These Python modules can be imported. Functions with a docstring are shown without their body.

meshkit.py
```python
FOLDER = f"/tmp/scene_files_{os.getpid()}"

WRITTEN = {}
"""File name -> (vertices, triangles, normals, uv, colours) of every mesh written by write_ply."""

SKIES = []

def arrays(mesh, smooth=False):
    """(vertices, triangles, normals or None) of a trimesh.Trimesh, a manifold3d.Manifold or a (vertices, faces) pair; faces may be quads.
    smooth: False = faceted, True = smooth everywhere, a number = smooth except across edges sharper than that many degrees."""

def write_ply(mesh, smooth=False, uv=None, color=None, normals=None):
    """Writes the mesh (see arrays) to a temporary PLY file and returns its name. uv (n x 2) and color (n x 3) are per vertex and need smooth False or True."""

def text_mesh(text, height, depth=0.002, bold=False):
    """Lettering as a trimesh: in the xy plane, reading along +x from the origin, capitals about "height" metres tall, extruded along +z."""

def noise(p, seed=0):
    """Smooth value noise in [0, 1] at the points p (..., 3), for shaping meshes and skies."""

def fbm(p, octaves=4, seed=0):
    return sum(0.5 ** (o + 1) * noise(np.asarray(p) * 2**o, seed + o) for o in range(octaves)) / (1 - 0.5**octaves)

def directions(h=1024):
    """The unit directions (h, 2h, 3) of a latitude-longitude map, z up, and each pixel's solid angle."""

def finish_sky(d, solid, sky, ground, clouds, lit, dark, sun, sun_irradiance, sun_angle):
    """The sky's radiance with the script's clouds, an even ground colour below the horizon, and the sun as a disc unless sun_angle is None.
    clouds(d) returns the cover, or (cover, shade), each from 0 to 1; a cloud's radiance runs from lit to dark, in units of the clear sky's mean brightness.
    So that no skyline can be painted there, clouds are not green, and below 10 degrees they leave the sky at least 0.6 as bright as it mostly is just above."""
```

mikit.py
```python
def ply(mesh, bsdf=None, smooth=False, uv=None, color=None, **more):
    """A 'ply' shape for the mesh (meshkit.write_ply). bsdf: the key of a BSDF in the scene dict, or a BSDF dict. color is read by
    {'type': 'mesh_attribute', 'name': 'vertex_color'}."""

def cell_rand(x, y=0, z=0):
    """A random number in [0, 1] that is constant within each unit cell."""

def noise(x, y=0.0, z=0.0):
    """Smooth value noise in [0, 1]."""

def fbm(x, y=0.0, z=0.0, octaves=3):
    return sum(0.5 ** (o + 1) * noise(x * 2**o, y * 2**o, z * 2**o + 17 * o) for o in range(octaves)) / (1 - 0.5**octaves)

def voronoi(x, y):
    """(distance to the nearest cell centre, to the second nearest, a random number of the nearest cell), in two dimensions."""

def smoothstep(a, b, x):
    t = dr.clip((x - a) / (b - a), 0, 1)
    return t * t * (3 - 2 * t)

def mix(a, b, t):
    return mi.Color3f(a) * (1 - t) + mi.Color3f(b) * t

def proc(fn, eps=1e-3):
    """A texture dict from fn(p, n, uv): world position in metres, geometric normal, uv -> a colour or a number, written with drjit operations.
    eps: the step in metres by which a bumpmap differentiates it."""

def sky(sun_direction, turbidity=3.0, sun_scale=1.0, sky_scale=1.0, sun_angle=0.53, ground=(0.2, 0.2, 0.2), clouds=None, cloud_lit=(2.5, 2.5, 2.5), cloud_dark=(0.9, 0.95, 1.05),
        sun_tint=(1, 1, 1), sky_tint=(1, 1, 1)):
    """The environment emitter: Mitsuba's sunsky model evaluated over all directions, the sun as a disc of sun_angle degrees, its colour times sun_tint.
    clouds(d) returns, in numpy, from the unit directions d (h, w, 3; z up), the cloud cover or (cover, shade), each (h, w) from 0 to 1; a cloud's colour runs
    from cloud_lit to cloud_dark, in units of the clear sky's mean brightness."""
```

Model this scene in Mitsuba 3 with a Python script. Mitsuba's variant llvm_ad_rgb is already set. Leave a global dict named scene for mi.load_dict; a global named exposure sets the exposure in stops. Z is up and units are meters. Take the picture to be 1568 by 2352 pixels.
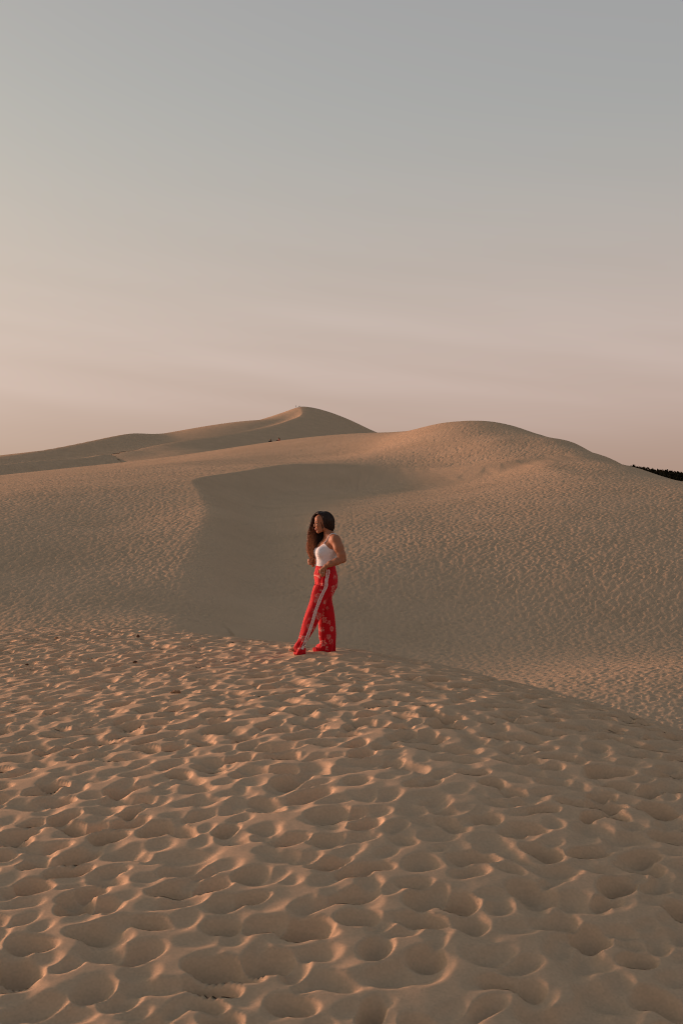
import math
import numpy as np
import trimesh
import mitsuba as mi
import mikit
import meshkit
from scipy.interpolate import RBFInterpolator, CubicSpline, PchipInterpolator
from scipy.ndimage import gaussian_filter, map_coordinates
import drjit as dr

T = mi.ScalarTransform4f
scene, labels = {}, {}

# ------------------------------------------------------------------ camera, sky, exposure
EYE = 1.68
FPX = 2613.0                                  # focal length for a picture 1568 wide
scene['camera'] = {
    'type': 'perspective', 'fov': 2 * math.degrees(math.atan(784 / FPX)), 'fov_axis': 'x',
    'near_clip': 0.1, 'far_clip': 30000.0,
    'to_world': T().look_at(origin=[0, 0, EYE], target=[0, 10, EYE], up=[0, 0, 1]),
}
SUN_AZ, SUN_EL = math.radians(66), math.radians(5.7)     # azimuth from +y towards -x
SUN = [-math.sin(SUN_AZ) * math.cos(SUN_EL), math.cos(SUN_AZ) * math.cos(SUN_EL), math.sin(SUN_EL)]


def veil(d):
    """Evening haze: a veil all round, thicker and warmer towards the horizon, with the sun's aureole and faint long streaks."""
    ease = lambda t: t * t * (3 - 2 * t)
    el = np.degrees(np.arcsin(np.clip(d[..., 2], 0, 1)))
    ang = np.degrees(np.arccos(np.clip(d @ np.array(SUN), -1, 1)))
    t, u = ease(np.clip((el - 3) / 18, 0, 1)), ease(np.clip((el - 1.5) / 6, 0, 1))
    streak = meshkit.fbm(np.stack([d[..., 0] * 5, d[..., 1] * 5, d[..., 2] * 42 + d[..., 0] * 5], -1), 4, 3) - 0.5
    bright = 0.074 * u + 0.92 * np.exp(-(ang / 19) ** 1.5) + 0.055 * streak * u * (1 - np.clip((el - 5) / 16, 0, 1))
    cover = 0.844 - 0.482 * t - 0.36 * ease(np.clip((el - 22) / 45, 0, 1))     # thinner overhead
    return cover, np.clip(1 - bright, 0, 1)


scene['sky'] = mikit.sky(SUN, turbidity=4, sun_scale=1.25, sky_scale=1.0, sun_angle=11.0, ground=(0.3, 0.25, 0.2), clouds=veil,
                         cloud_lit=(9.0, 7.8, 8.0), cloud_dark=(1.4, 0.90, 0.765), sun_tint=(0.90, 1.06, 3.8), sky_tint=(0.845, 0.91, 0.875))
exposure = 3.12


def at(u, v, y):
    """The point at depth y that the photograph (1568 wide) shows at (u, v)."""
    return [(u - 784) / FPX * y, y, EYE - (v - 1176) / FPX * y]


# ------------------------------------------------------------------ materials
def sand_color(p, n, uv):
    a = mikit.fbm(p.x * 0.35, p.y * 0.35, 3.0, octaves=3)
    b = mikit.fbm(p.x * 90, p.y * 90, p.z * 90, octaves=2)
    c = mikit.mix((0.51, 0.350, 0.226), (0.59, 0.405, 0.266), a)
    return c * (0.90 + 0.20 * b)


scene['sand'] = {'type': 'diffuse', 'reflectance': mikit.proc(sand_color)}

# ------------------------------------------------------------------ terrain
def smax(a, b, k):
    h = np.clip(0.5 + 0.5 * (a - b) / k, 0, 1)
    return b + (a - b) * h + k * h * (1 - h)


def smin(a, b, k):
    return -smax(-a, -b, k)


def sstep(a, b, x):
    t = np.clip((x - a) / (b - a), 0, 1)
    return t * t * (3 - 2 * t)


def spline(points, n=60):
    p = np.asarray(points, float)
    s = np.r_[0, np.cumsum(np.linalg.norm(np.diff(p[:, :2], axis=0), axis=1))]
    return CubicSpline(s, p)(np.linspace(0, s[-1], n))


def near_line(x, y, line):
    """Distance to the polyline (in plan), signed + to its left, and its third coordinate at the nearest point."""
    best, sgn, zz = np.full(x.shape, 1e18), np.ones(x.shape), np.zeros(x.shape)
    for a, b in zip(line[:-1], line[1:]):
        d = b[:2] - a[:2]
        t = np.clip(((x - a[0]) * d[0] + (y - a[1]) * d[1]) / (d @ d), 0, 1)
        ex, ey = x - a[0] - t * d[0], y - a[1] - t * d[1]
        q = ex * ex + ey * ey
        m = q < best
        best = np.where(m, q, best)
        sgn = np.where(m, np.sign(d[0] * ey - d[1] * ex), sgn)
        if line.shape[1] > 2:
            zz = np.where(m, a[2] + t * (b[2] - a[2]), zz)
    return np.sqrt(best) * sgn, zz


def rbf(points, smoothing=0.0):
    p = np.asarray(points, float)
    r = RBFInterpolator(p[:, :2], p[:, 2], kernel='thin_plate_spline', smoothing=smoothing)
    return lambda x, y: r(np.stack([x, y], 1))


# the foreground crest: a trampled shelf whose edge runs from the left rear to the right front
EDGE = spline([(-60, 26), (-30, 25), (-14, 23), (-6.7, 22.4), (-3.85, 20.7), (-2.05, 18.8), (-0.68, 16.9), (0.35, 15.6), (1.0, 14.7), (1.75, 13.7), (2.5, 12.7), (3.1, 11.9), (3.7, 10.9), (4.8, 8.4), (6.5, 4), (9, -8), (12, -40)], 80)


def foreground(x, y):
    z = -0.098 * (np.sqrt((np.minimum(x - 0.6, 0)) ** 2 + 0.8) - 0.9) * sstep(2, 9, y + 0.25 * x) - 0.027 * np.maximum(x - 0.1, 0) ** 2 - 0.021 * np.maximum(11.0 - y, 0) ** 2
    z = z + 0.13 * sstep(0, -5, x) * sstep(12, 19, y)
    d, _ = near_line(x, y, EDGE)                   # left of the line = beyond the edge
    k = 0.45
    t = np.logaddexp(0, np.clip((d + 0.3) / k, -40, 40)) * k
    return z - 0.50 * np.where(d > 15, d, t)


# the middle dune: windward body W, bowl floor B, and the brink between them
def mid(u, v, y):
    return at(u, v, 44 + (y - 44) * 0.62 if y > 44 else y)


BRINK = spline([mid(540, 1475, 38), mid(500, 1410, 46), mid(467, 1345, 52), mid(464, 1282, 60), mid(486, 1236, 69), mid(495, 1187, 81), mid(480, 1146, 97), mid(446, 1107, 118), mid(500, 1090, 140), mid(600, 1075, 155), mid(700, 1064, 163), mid(850, 1070, 165),
                mid(1000, 1075, 160), mid(1120, 1066, 155), mid(1220, 1050, 156)], 70)
W = rbf([*BRINK[::4].tolist(),
         mid(400, 1420, 42), mid(250, 1420, 42), mid(0, 1420, 42), mid(-300, 1440, 42), mid(-800, 1470, 42), [-40, 40, -7], [-70, 40, -10],
         mid(250, 1300, 58), mid(0, 1300, 56), mid(-300, 1330, 49), mid(300, 1200, 81), mid(0, 1200, 76), mid(-300, 1230, 67), mid(300, 1130, 106), mid(0, 1140, 102), mid(-300, 1170, 100), [-70, 66, -7], [-80, 91, -5],
         mid(380, 1092, 150), mid(250, 1092, 160), mid(0, 1108, 170), mid(-300, 1140, 180), mid(400, 1062, 205), mid(300, 1074, 220), mid(0, 1094, 240), mid(-300, 1125, 260), [-110, 141, -2],
         mid(500, 1041, 285), mid(620, 1030, 290), mid(720, 1016, 280), mid(860, 996, 255), mid(620, 1055, 205), mid(740, 1040, 210), mid(850, 1030, 205),
         mid(945, 988, 222), mid(1000, 974, 212), mid(1060, 970, 205), mid(1150, 974, 200), mid(1240, 998, 190), mid(1320, 1018, 177), mid(1400, 1052, 160), mid(1470, 1077, 144), mid(1530, 1099, 130), mid(1568, 1106, 122), mid(1700, 1130, 108), mid(2000, 1170, 105),
         mid(1000, 1015, 188), mid(1150, 1010, 178), mid(1300, 1034, 166), mid(1000, 1045, 176),
         [-60, 228, 8], [-30, 228, 12], [0, 221, 10], [30, 203, 4], [50, 178, 2], [70, 153, -2], [90, 122, -6], [-130, 221, -2]], 0.3)
B = rbf([mid(540, 1490, 38), mid(640, 1425, 47), mid(628, 1340, 60), mid(622, 1245, 78), mid(610, 1180, 104), mid(640, 1145, 138), mid(750, 1125, 153), mid(900, 1114, 157), mid(1050, 1104, 153), mid(1180, 1074, 151), mid(1260, 1048, 156),
         mid(760, 1490, 43), mid(900, 1490, 43.5), mid(1100, 1489, 44), mid(1300, 1488, 44), mid(1568, 1487, 44), mid(1800, 1487, 44),
         mid(800, 1400, 51), mid(1000, 1400, 52.5), mid(1300, 1400, 52.5), mid(1568, 1400, 52), mid(800, 1300, 62), mid(1000, 1300, 62), mid(1300, 1300, 61), mid(1568, 1300, 60),
         mid(800, 1200, 84), mid(1000, 1200, 83), mid(1300, 1200, 79), mid(1568, 1205, 77), mid(1000, 1140, 116), mid(1300, 1120, 108), mid(1450, 1130, 100), mid(1568, 1145, 94),
         mid(1240, 998, 190), mid(1320, 1018, 177), mid(1400, 1052, 160), mid(1470, 1077, 144), mid(1530, 1099, 130), mid(1568, 1106, 122), mid(1700, 1130, 108), mid(2000, 1170, 105), mid(1320, 1060, 200), mid(1400, 1085, 182), mid(1470, 1108, 168), mid(1530, 1128, 156), mid(1568, 1140, 148), [50, 178, 2], [70, 153, -2], [90, 122, -6], mid(1060, 970, 205), mid(1150, 974, 200), mid(1000, 974, 212), mid(1150, 1010, 178), mid(1060, 1008, 186),
         mid(1400, 1085, 131), mid(1480, 1104, 120), mid(1568, 1122, 103), mid(1800, 1160, 95), mid(2200, 1200, 92),
         [2, 30, -3.75], [12, 30, -2.8], [25, 30, -1.8], [0, 36, -3.75], [12, 36, -3.05], [25, 36, -2.5], [-6, 33, -3.7], [40, 40, -4], [60, 45, -5], [60, 66, -2], [75, 85, -3], [-6, 26, -4.0], [10, 22, -3.8], [25, 20, -4]], 0.02)


def fb(x, y, f, octaves=3, seed=0):
    return meshkit.fbm(np.stack([x * f, y * f, np.zeros_like(x) + 0.37], -1), octaves, seed) - 0.5


def middle(x, y):
    w, b = W(x, y), B(x, y)
    d, zb = near_line(x, y, BRINK)                 # right of the line = inside the bowl
    d = d + 1.3 * fb(x, y, 0.16, 2, 41) * (1 - sstep(75, 95, y))
    slip = zb + 0.38 * d
    inside = smax(slip, b, 0.5)
    k = 0.10 + 0.45 * (1 - sstep(60, 95, y))
    z = np.where(d < 0, smin(w, inside, k), smin(w, zb + 0.45 * d, k))
    t = sstep(18, 27, x)
    return z * (1 - t) + b * t


P = rbf([at(-300, 1085, 560), at(0, 1052, 600), at(150, 1034, 610), at(300, 1016, 640), at(380, 1001, 660), at(500, 984, 690), at(600, 963, 720), at(655, 946, 735), at(690, 935, 740), at(725, 940, 745), at(775, 957, 750), at(820, 974, 745), at(860, 996, 740), at(950, 1040, 730), at(1100, 1100, 720),
         at(600, 985, 600), at(500, 1003, 560), at(690, 975, 640), at(760, 1000, 640), at(840, 1030, 640), at(690, 1040, 520), at(500, 1040, 500), at(380, 1030, 480), at(300, 1050, 480), at(150, 1080, 430), at(0, 1095, 430), at(-300, 1120, 430), at(800, 1060, 520), at(1000, 1110, 520),
         [-140, 790, 22], [-190, 730, 18], [-110, 820, 30], [-60, 850, 42], [-260, 680, 8], [-20, 860, 38], [30, 860, 25],
         [-400, 600, 0], [-400, 400, -5], [150, 600, 0], [200, 800, 0], [-200, 1100, 10], [0, 1000, 20], [-400, 900, 5], [-60, 350, 10], [-20, 380, 12], [60, 400, 5], [-130, 340, -2]], 1.0)
RIDGES = [  # crest line, slope in front (right of the line), slope behind, rounding
    (spline([at(688, 938, 738), at(692, 952, 690), at(668, 964, 640), at(625, 977, 600), at(560, 990, 560), at(470, 1004, 520), at(380, 1018, 490), at(300, 1036, 470)], 40), 0.42, 0.42, 3.0, 20),
    (spline([at(400, 1001, 600), at(345, 998, 585), at(295, 996, 560), at(220, 1010, 540), at(120, 1030, 520), at(0, 1048, 500), at(-250, 1080, 480)], 30), 0.34, 0.20, 3.0, 10),
    (spline([at(290, 1060, 400), at(258, 1046, 400), at(220, 1047, 390), at(120, 1056, 370), at(0, 1067, 350), at(-250, 1090, 330)], 30), 0.36, 0.15, 1.2, 3),
]


def far(x, y):
    z = P(x, y)
    for line, front, back, k, soft in RIDGES:
        d, zc = near_line(x, y, line)
        e = np.maximum(d, 0)
        along = np.where(d > 0, front * e * e / (e + soft), -back * d)
        z = smax(z, zc - along, k)
    return z


def macro(x, y):
    r, phi = np.hypot(x, y), np.abs(np.arctan2(x, y))
    base = np.where(x < 0, -3.6 - 0.06 * np.minimum(-x, 300), -3.6 - 0.02 * np.minimum(x, 300))
    side = sstep(math.radians(24), math.radians(50), phi)
    z = base.copy()
    m = (r > 16) & (r < 300) & (side < 1)
    mid = middle(x[m], y[m])
    mid = base[m] + (mid - base[m]) * (1 - side[m])
    z[m] = mid + (base[m] - mid) * sstep(225, 300, r[m])
    m = (r > 215) & (r < 1400) & (side < 1)
    f = far(x[m], y[m])
    f = base[m] + (f - base[m]) * (1 - side[m]) * (1 - sstep(1000, 1400, r[m]))
    z[m] = smax(z[m], f, 1.0)
    m = r < 60
    z[m] = smax(z[m], foreground(x[m], y[m]), 0.25)
    return z


def hash2(i, j, seed):
    h = (i * 374761393 + j * 668265263 + seed * 1274126177) & 0xFFFFFFFF
    h = ((h ^ (h >> 13)) * 1274126177) & 0xFFFFFFFF
    h = ((h ^ (h >> 15)) * 2246822519) & 0xFFFFFFFF
    return ((h ^ (h >> 16)) & 0xFFFFFF) / 16777215.0


def pits(x, y, size, seed, soft, deep):
    """Trampled sand: overlapping bowls of random radius, depth, stretch and lean cut into a level top; height in metres, 0 at the top."""
    gx, gy = x / size, y / size
    i0, j0 = np.floor(gx).astype(np.int64), np.floor(gy).astype(np.int64)
    acc = np.ones_like(x)
    for a in (-1, 0, 1):
        for b in (-1, 0, 1):
            i, j = i0 + a, j0 + b
            dx, dy = i + 0.1 + 0.8 * hash2(i, j, seed) - gx, j + 0.1 + 0.8 * hash2(i, j, seed + 1) - gy
            th = 0.2 + 2.2 * (hash2(i, j, seed + 2) - 0.5)
            c, s = np.cos(th), np.sin(th)
            p, q = c * dx + s * dy, -s * dx + c * dy
            st = 1.08 + 0.26 * hash2(i, j, seed + 3)
            rad = 0.34 + 0.18 * hash2(i, j, seed + 6)
            d2 = ((p / st) ** 2 + (q * st) ** 2) / rad ** 2
            depth = size * rad * deep * (0.35 + 0.65 * hash2(i, j, seed + 5))
            h = depth * (d2 - 1 + 0.45 * (hash2(i, j, seed + 4) - 0.5) * p / rad)
            acc += np.exp(-np.minimum(h, 1) / soft) * np.maximum(1 - dx * dx - dy * dy, 0)
    return -soft * np.log(acc)


def prints(x, y):
    """Height of the footprints in metres."""
    wx, wy = x + 0.14 * fb(x, y, 2.6, 2, 5), y + 0.14 * fb(x, y, 2.6, 2, 9)
    a = pits(wx / 1.15, wy * 1.05, 0.25, 11, 0.005, 0.92)
    b = pits((wx * 0.9 + wy * 0.43) / 1.2 + 3.3, wy * 0.9 - wx * 0.43 + 1.7, 0.19, 47, 0.004, 0.50)
    top = 0.06 * fb(x, y, 1.1, 2, 31) + 0.035 * fb(wx, wy, 3.6, 2, 77)
    streak = meshkit.noise(np.stack([x * 5 + y * 3, y * 26 - x * 7, 0 * x], 1), 5) - 0.5
    m = 0.85 + 0.3 * sstep(-0.2, 0.2, fb(x, y, 0.55, 2, 63))            # some patches are less trodden
    return m * (smin(a, b, 0.02) + 0.25 * (a + b)) + top + 0.0012 * streak + 0.003 * fb(x, y, 13.0, 2, 91)


# one polar sheet round the camera, dense where it can be seen, cut into three dunes that share their seams
def columns():
    fine = np.arange(0, math.radians(18.2), 0.00095)
    step, p, out = 0.00095, fine[-1], []
    while p < math.pi:
        step = min(step * 1.09, 0.12)
        p += step
        out.append(p)
    h = np.r_[fine, out]
    h = h * np.where(h > fine[-1], 1, 1)
    h[-1] = math.pi
    return np.r_[-h[:0:-1], h][1:]                 # closes at pi


def rows():
    r, out = 1.3, []
    while r < 9000:
        out.append(r)
        for limit, s in ((3.3, 0.02), (4.6, 0.008), (6, 0.0032), (11, 0.0024), (23.5, 0.0013), (30, 0.006), (175, 0.0042), (300, 0.006), (760, 0.0065), (1e9, 0.06)):
            if r < limit:
                break
        r *= 1 + s
    return np.array(out)


PHI, R = columns(), rows()
RR, PP = np.meshgrid(R, PHI, indexing='ij')
GX, GY = (RR * np.sin(PP)).ravel(), (RR * np.cos(PP)).ravel()
GZ = macro(GX, GY)


def trample(x, y, z):
    r, phi = np.hypot(x, y), np.abs(np.arctan2(x, y))
    amp = 1 - sstep(math.radians(26), math.radians(40), phi)
    m = (r < 260) & (amp > 0)
    xm, ym = x[m], y[m]
    d, _ = near_line(xm, ym, BRINK)
    d = d + 1.3 * fb(xm, ym, 0.16, 2, 41) * (1 - sstep(75, 95, ym)) + 1.2 * fb(xm, ym, 0.6, 2, 43)
    smooth = np.zeros_like(xm)                     # the fresh slip face is untrodden
    rim = sstep(-4.2 - 2 * sstep(80, 110, ym), -1.8 - 2 * sstep(80, 110, ym), d) * (1 - sstep(-0.8, 1.6, d))
    smooth = np.maximum(smooth, rim * (ym > 30) * (1 - sstep(24, 30, xm)))
    e, _ = near_line(xm, ym, EDGE)
    stand = np.exp(-((xm + 0.29) / 0.5) ** 2 - ((ym - 13.72) / 0.5) ** 2)     # loose sand heaped round the woman's feet
    off = sstep(0.2, 1.2, e) * (1 - sstep(3, 7, e))
    smooth = np.maximum(smooth, 0.7 * off)
    grow = 1 - 0.58 * sstep(21, 27, ym) + 0.12 * sstep(42, 48, ym) - 0.20 * sstep(48, 75, ym)
    fade = 1 - 0.6 * sstep(110, 180, ym)
    z = z.copy()
    up = sstep(80, 105, ym)                        # faint slides down the slip face
    slide = (1 - up) * meshkit.noise(np.stack([xm * 0.35, ym * 2.6 + xm * 1.1, 0 * xm], 1), 6) + up * meshkit.noise(np.stack([xm * 1.6 + ym * 0.3, ym * 0.3, 0 * xm], 1), 7) - 0.5
    z[m] += 0.04 * stand
    smooth = np.maximum(smooth, 0.65 * stand)
    z[m] += amp[m] * (prints(xm, ym) * (1 - 0.8 * smooth) * fade * grow + 0.05 * slide * smooth * (ym > 30))
    return z


GZ = trample(GX, GY, GZ)
NR, NP = len(R), len(PHI)


def ground_height(x, y):
    x, y = np.atleast_1d(np.asarray(x, float)), np.atleast_1d(np.asarray(y, float))
    return trample(x, y, macro(x, y))


def grid_normals():
    P3 = np.stack([GX, GY, GZ], 1).reshape(NR, NP, 3)
    du = np.gradient(P3, axis=0)
    dv = np.roll(P3, -1, 1) - np.roll(P3, 1, 1)
    n = np.cross(dv, du)
    n /= np.linalg.norm(n, axis=2, keepdims=True)
    return np.where(n[..., 2:] < 0, -n, n)


GN = grid_normals()
PTS = np.stack([GX, GY, GZ], 1).reshape(NR, NP, 3)


def sheet(name, r0, r1, label):
    i0, i1 = np.searchsorted(R, r0), min(np.searchsorted(R, r1), NR - 1)
    rows_ = np.arange(i0, i1 + 1)
    v, n = PTS[rows_].reshape(-1, 3), GN[rows_].reshape(-1, 3)
    k = len(rows_)
    a = (np.arange(k - 1)[:, None] * NP + np.arange(NP)[None]).ravel()
    b = (np.arange(k - 1)[:, None] * NP + (np.arange(NP)[None] + 1) % NP).ravel()
    f = np.vstack([np.stack([a, a + NP, b + NP], 1), np.stack([a, b + NP, b], 1)])
    if i0 == 0:                                    # close the sheet under the camera
        c = v[:NP].mean(0)
        v, n = np.vstack([v, c]), np.vstack([n, [0, 0, 1]])
        j = np.arange(NP)
        f = np.vstack([f, np.stack([j, (j + 1) % NP, np.full(NP, len(v) - 1)], 1)])
    w = np.cross(v[f[:, 1]] - v[f[:, 0]], v[f[:, 2]] - v[f[:, 0]])[:, 2]
    if np.median(w) < 0:
        f = f[:, ::-1]
    path = meshkit.write_ply((v, f), normals=n)
    scene[name] = {'type': 'ply', 'filename': path, 'face_normals': False, 'bsdf': {'type': 'ref', 'id': 'sand'}}
    labels[name] = {'label': label, 'category': 'sand dune', 'kind': 'structure'}
    return len(f)


ntri = [sheet('sand_ground', 0, 23.5, 'trampled foreground sand full of soft footprints'),
        sheet('sand_dune', 23.5, 235, 'large sand dune with a shaded bowl and footprints behind the woman'),
        sheet('sand_dune_001', 235, 9000, 'high far sand dune rising to a peak on the skyline')]


# ------------------------------------------------------------------ figures: distance fields turned into smooth meshes
class Field:
    def __init__(self, lo, hi, h):
        self.lo, self.h = np.asarray(lo, float), h
        self.n = np.ceil((np.asarray(hi, float) - self.lo) / h).astype(int) + 1
        self.f = np.full(self.n, 0.12)
        self.ax = [self.lo[i] + h * np.arange(self.n[i]) for i in range(3)]

    def _box(self, lo, hi, m):
        s = []
        for i in range(3):
            a = max(int((lo[i] - m - self.lo[i]) / self.h), 0)
            b = min(int((hi[i] + m - self.lo[i]) / self.h) + 2, self.n[i])
            s.append(slice(a, max(b, a)))
        return tuple(s), np.ix_(*[self.ax[i][s[i]] for i in range(3)])

    def _mix(self, s, d, k, cut=False):
        if not d.size:
            return
        self.f[s] = smax(self.f[s], -d, k) if cut else smin(self.f[s], d, k)

    def bone(self, a, b, ra, rb, k=0.02, cut=False):
        a, b = np.asarray(a, float), np.asarray(b, float)
        r = max(ra, rb)
        s, (x, y, z) = self._box(np.minimum(a, b) - r, np.maximum(a, b) + r, k + 0.02)
        d = b - a
        t = np.clip(((x - a[0]) * d[0] + (y - a[1]) * d[1] + (z - a[2]) * d[2]) / max(d @ d, 1e-9), 0, 1)
        q = np.sqrt((x - a[0] - t * d[0]) ** 2 + (y - a[1] - t * d[1]) ** 2 + (z - a[2] - t * d[2]) ** 2) - (ra + (rb - ra) * t)
        self._mix(s, q, k, cut)

    def chain(self, pts, k=0.02):
        for (a, ra), (b, rb) in zip(pts[:-1], pts[1:]):
            self.bone(a, b, ra, rb, k)

    def ball(self, c, r, k=0.02, cut=False, yaw=0.0, pitch=0.0):
        c, r = np.asarray(c, float), np.broadcast_to(np.asarray(r, float), 3)
        s, (x, y, z) = self._box(c - r.max(), c + r.max(), k + 0.02)
        x, y, z = x - c[0], y - c[1], z - c[2]
        ca, sa = math.cos(yaw), math.sin(yaw)
        x, y = ca * x + sa * y, -sa * x + ca * y
        ca, sa = math.cos(pitch), math.sin(pitch)
        x, z = ca * x + sa * z, -sa * x + ca * z
        g = np.sqrt((x / r[0]) ** 2 + (y / r[1]) ** 2 + (z / r[2]) ** 2)
        g2 = np.sqrt((x / r[0] ** 2) ** 2 + (y / r[1] ** 2) ** 2 + (z / r[2] ** 2) ** 2)
        self._mix(s, g * (g - 1) / np.maximum(g2, 1e-9), k, cut)

    def stack(self, table, k=0.02, grow=0.0, yaw=0.0):
        """A limb or torso given as rows (z, x front, x back, y centre, y radius)."""
        t = np.array(sorted(table))
        m = 0.03
        s, (x, y, z) = self._box([t[:, 1].min(), (t[:, 3] - t[:, 4]).min(), t[0, 0]], [t[:, 2].max(), (t[:, 3] + t[:, 4]).max(), t[-1, 0]], m + grow)
        zz = z.ravel()
        f = lambda c: PchipInterpolator(t[:, 0], c)(np.clip(zz, t[0, 0], t[-1, 0]))[None, None, :]
        x0, x1, yc, ry = f(t[:, 1]), f(t[:, 2]), f(t[:, 3]), f(t[:, 4])
        cx, rx = (x0 + x1) / 2, (x1 - x0) / 2
        yy = y - yc
        turn = sstep(1.02, 1.22, z) if yaw else 0
        g = np.sqrt(((x - cx - yaw * turn * yy) / rx) ** 2 + (yy / ry) ** 2)
        d = (g - 1) * np.minimum(rx, ry) - grow
        d = smax(d, np.maximum(t[0, 0] - z, z - t[-1, 0]) + 0 * d, 0.008)
        self._mix(s, d, k)

    def value(self, p):
        q = (np.asarray(p, float) - self.lo) / self.h
        return map_coordinates(self.f, q.T, order=1, mode='nearest')

    def grad(self, p, e=0.006):
        g = np.stack([self.value(p + e * np.eye(3)[i]) - self.value(p - e * np.eye(3)[i]) for i in range(3)], 1)
        return g / np.maximum(np.linalg.norm(g, axis=1, keepdims=True), 1e-9)

    def snap(self, p, off):
        p = np.array(p, float)
        for _ in range(6):
            p -= (self.value(p) - off)[:, None] * self.grad(p)
        return p

    def mesh(self, blur=0.0):
        f = gaussian_filter(self.f, blur) if blur else self.f
        sgn = f < 0
        idx = np.full(np.array(f.shape) - 1, -1)
        c = [sgn[a:a + f.shape[0] - 1, b:b + f.shape[1] - 1, e:e + f.shape[2] - 1] for a in (0, 1) for b in (0, 1) for e in (0, 1)]
        tot = sum(q.astype(np.int8) for q in c)
        ii = np.argwhere((tot > 0) & (tot < 8))
        idx[tuple(ii.T)] = np.arange(len(ii))
        acc, cnt = np.zeros((len(ii), 3)), np.zeros(len(ii))
        corners = [np.array(o) for o in np.ndindex(2, 2, 2)]
        for o in corners:
            for ax in range(3):
                if o[ax]:
                    continue
                o2 = o.copy()
                o2[ax] = 1
                fa, fb_ = f[tuple((ii + o).T)], f[tuple((ii + o2).T)]
                m = (fa < 0) != (fb_ < 0)
                t = np.where(m, fa / np.where(m, fa - fb_, 1), 0)
                p = ii + o + t[:, None] * (o2 - o)
                acc += p * m[:, None]
                cnt += m
        v = self.lo + self.h * acc / cnt[:, None]
        faces = []
        for ax in range(3):
            b, e = [(1, 2), (2, 0), (0, 1)][ax]
            sl = [slice(1, -1)] * 3
            sl[ax] = slice(0, -1)
            sl2 = list(sl)
            sl2[ax] = slice(1, None)
            sa, sb = sgn[tuple(sl)], sgn[tuple(sl2)]
            g = np.argwhere(sa != sb)
            flip = ~sa[tuple(g.T)]
            off = np.array([1, 1, 1])
            off[ax] = 0
            g = g + off
            q = []
            for db, de in ((-1, -1), (0, -1), (0, 0), (-1, 0)):
                w = g.copy()
                w[:, b] += db
                w[:, e] += de
                q.append(idx[tuple(w.T)])
            q = np.stack(q, 1)
            q[flip] = q[flip][:, ::-1]
            faces.append(q)
        q = np.vstack(faces)
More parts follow.
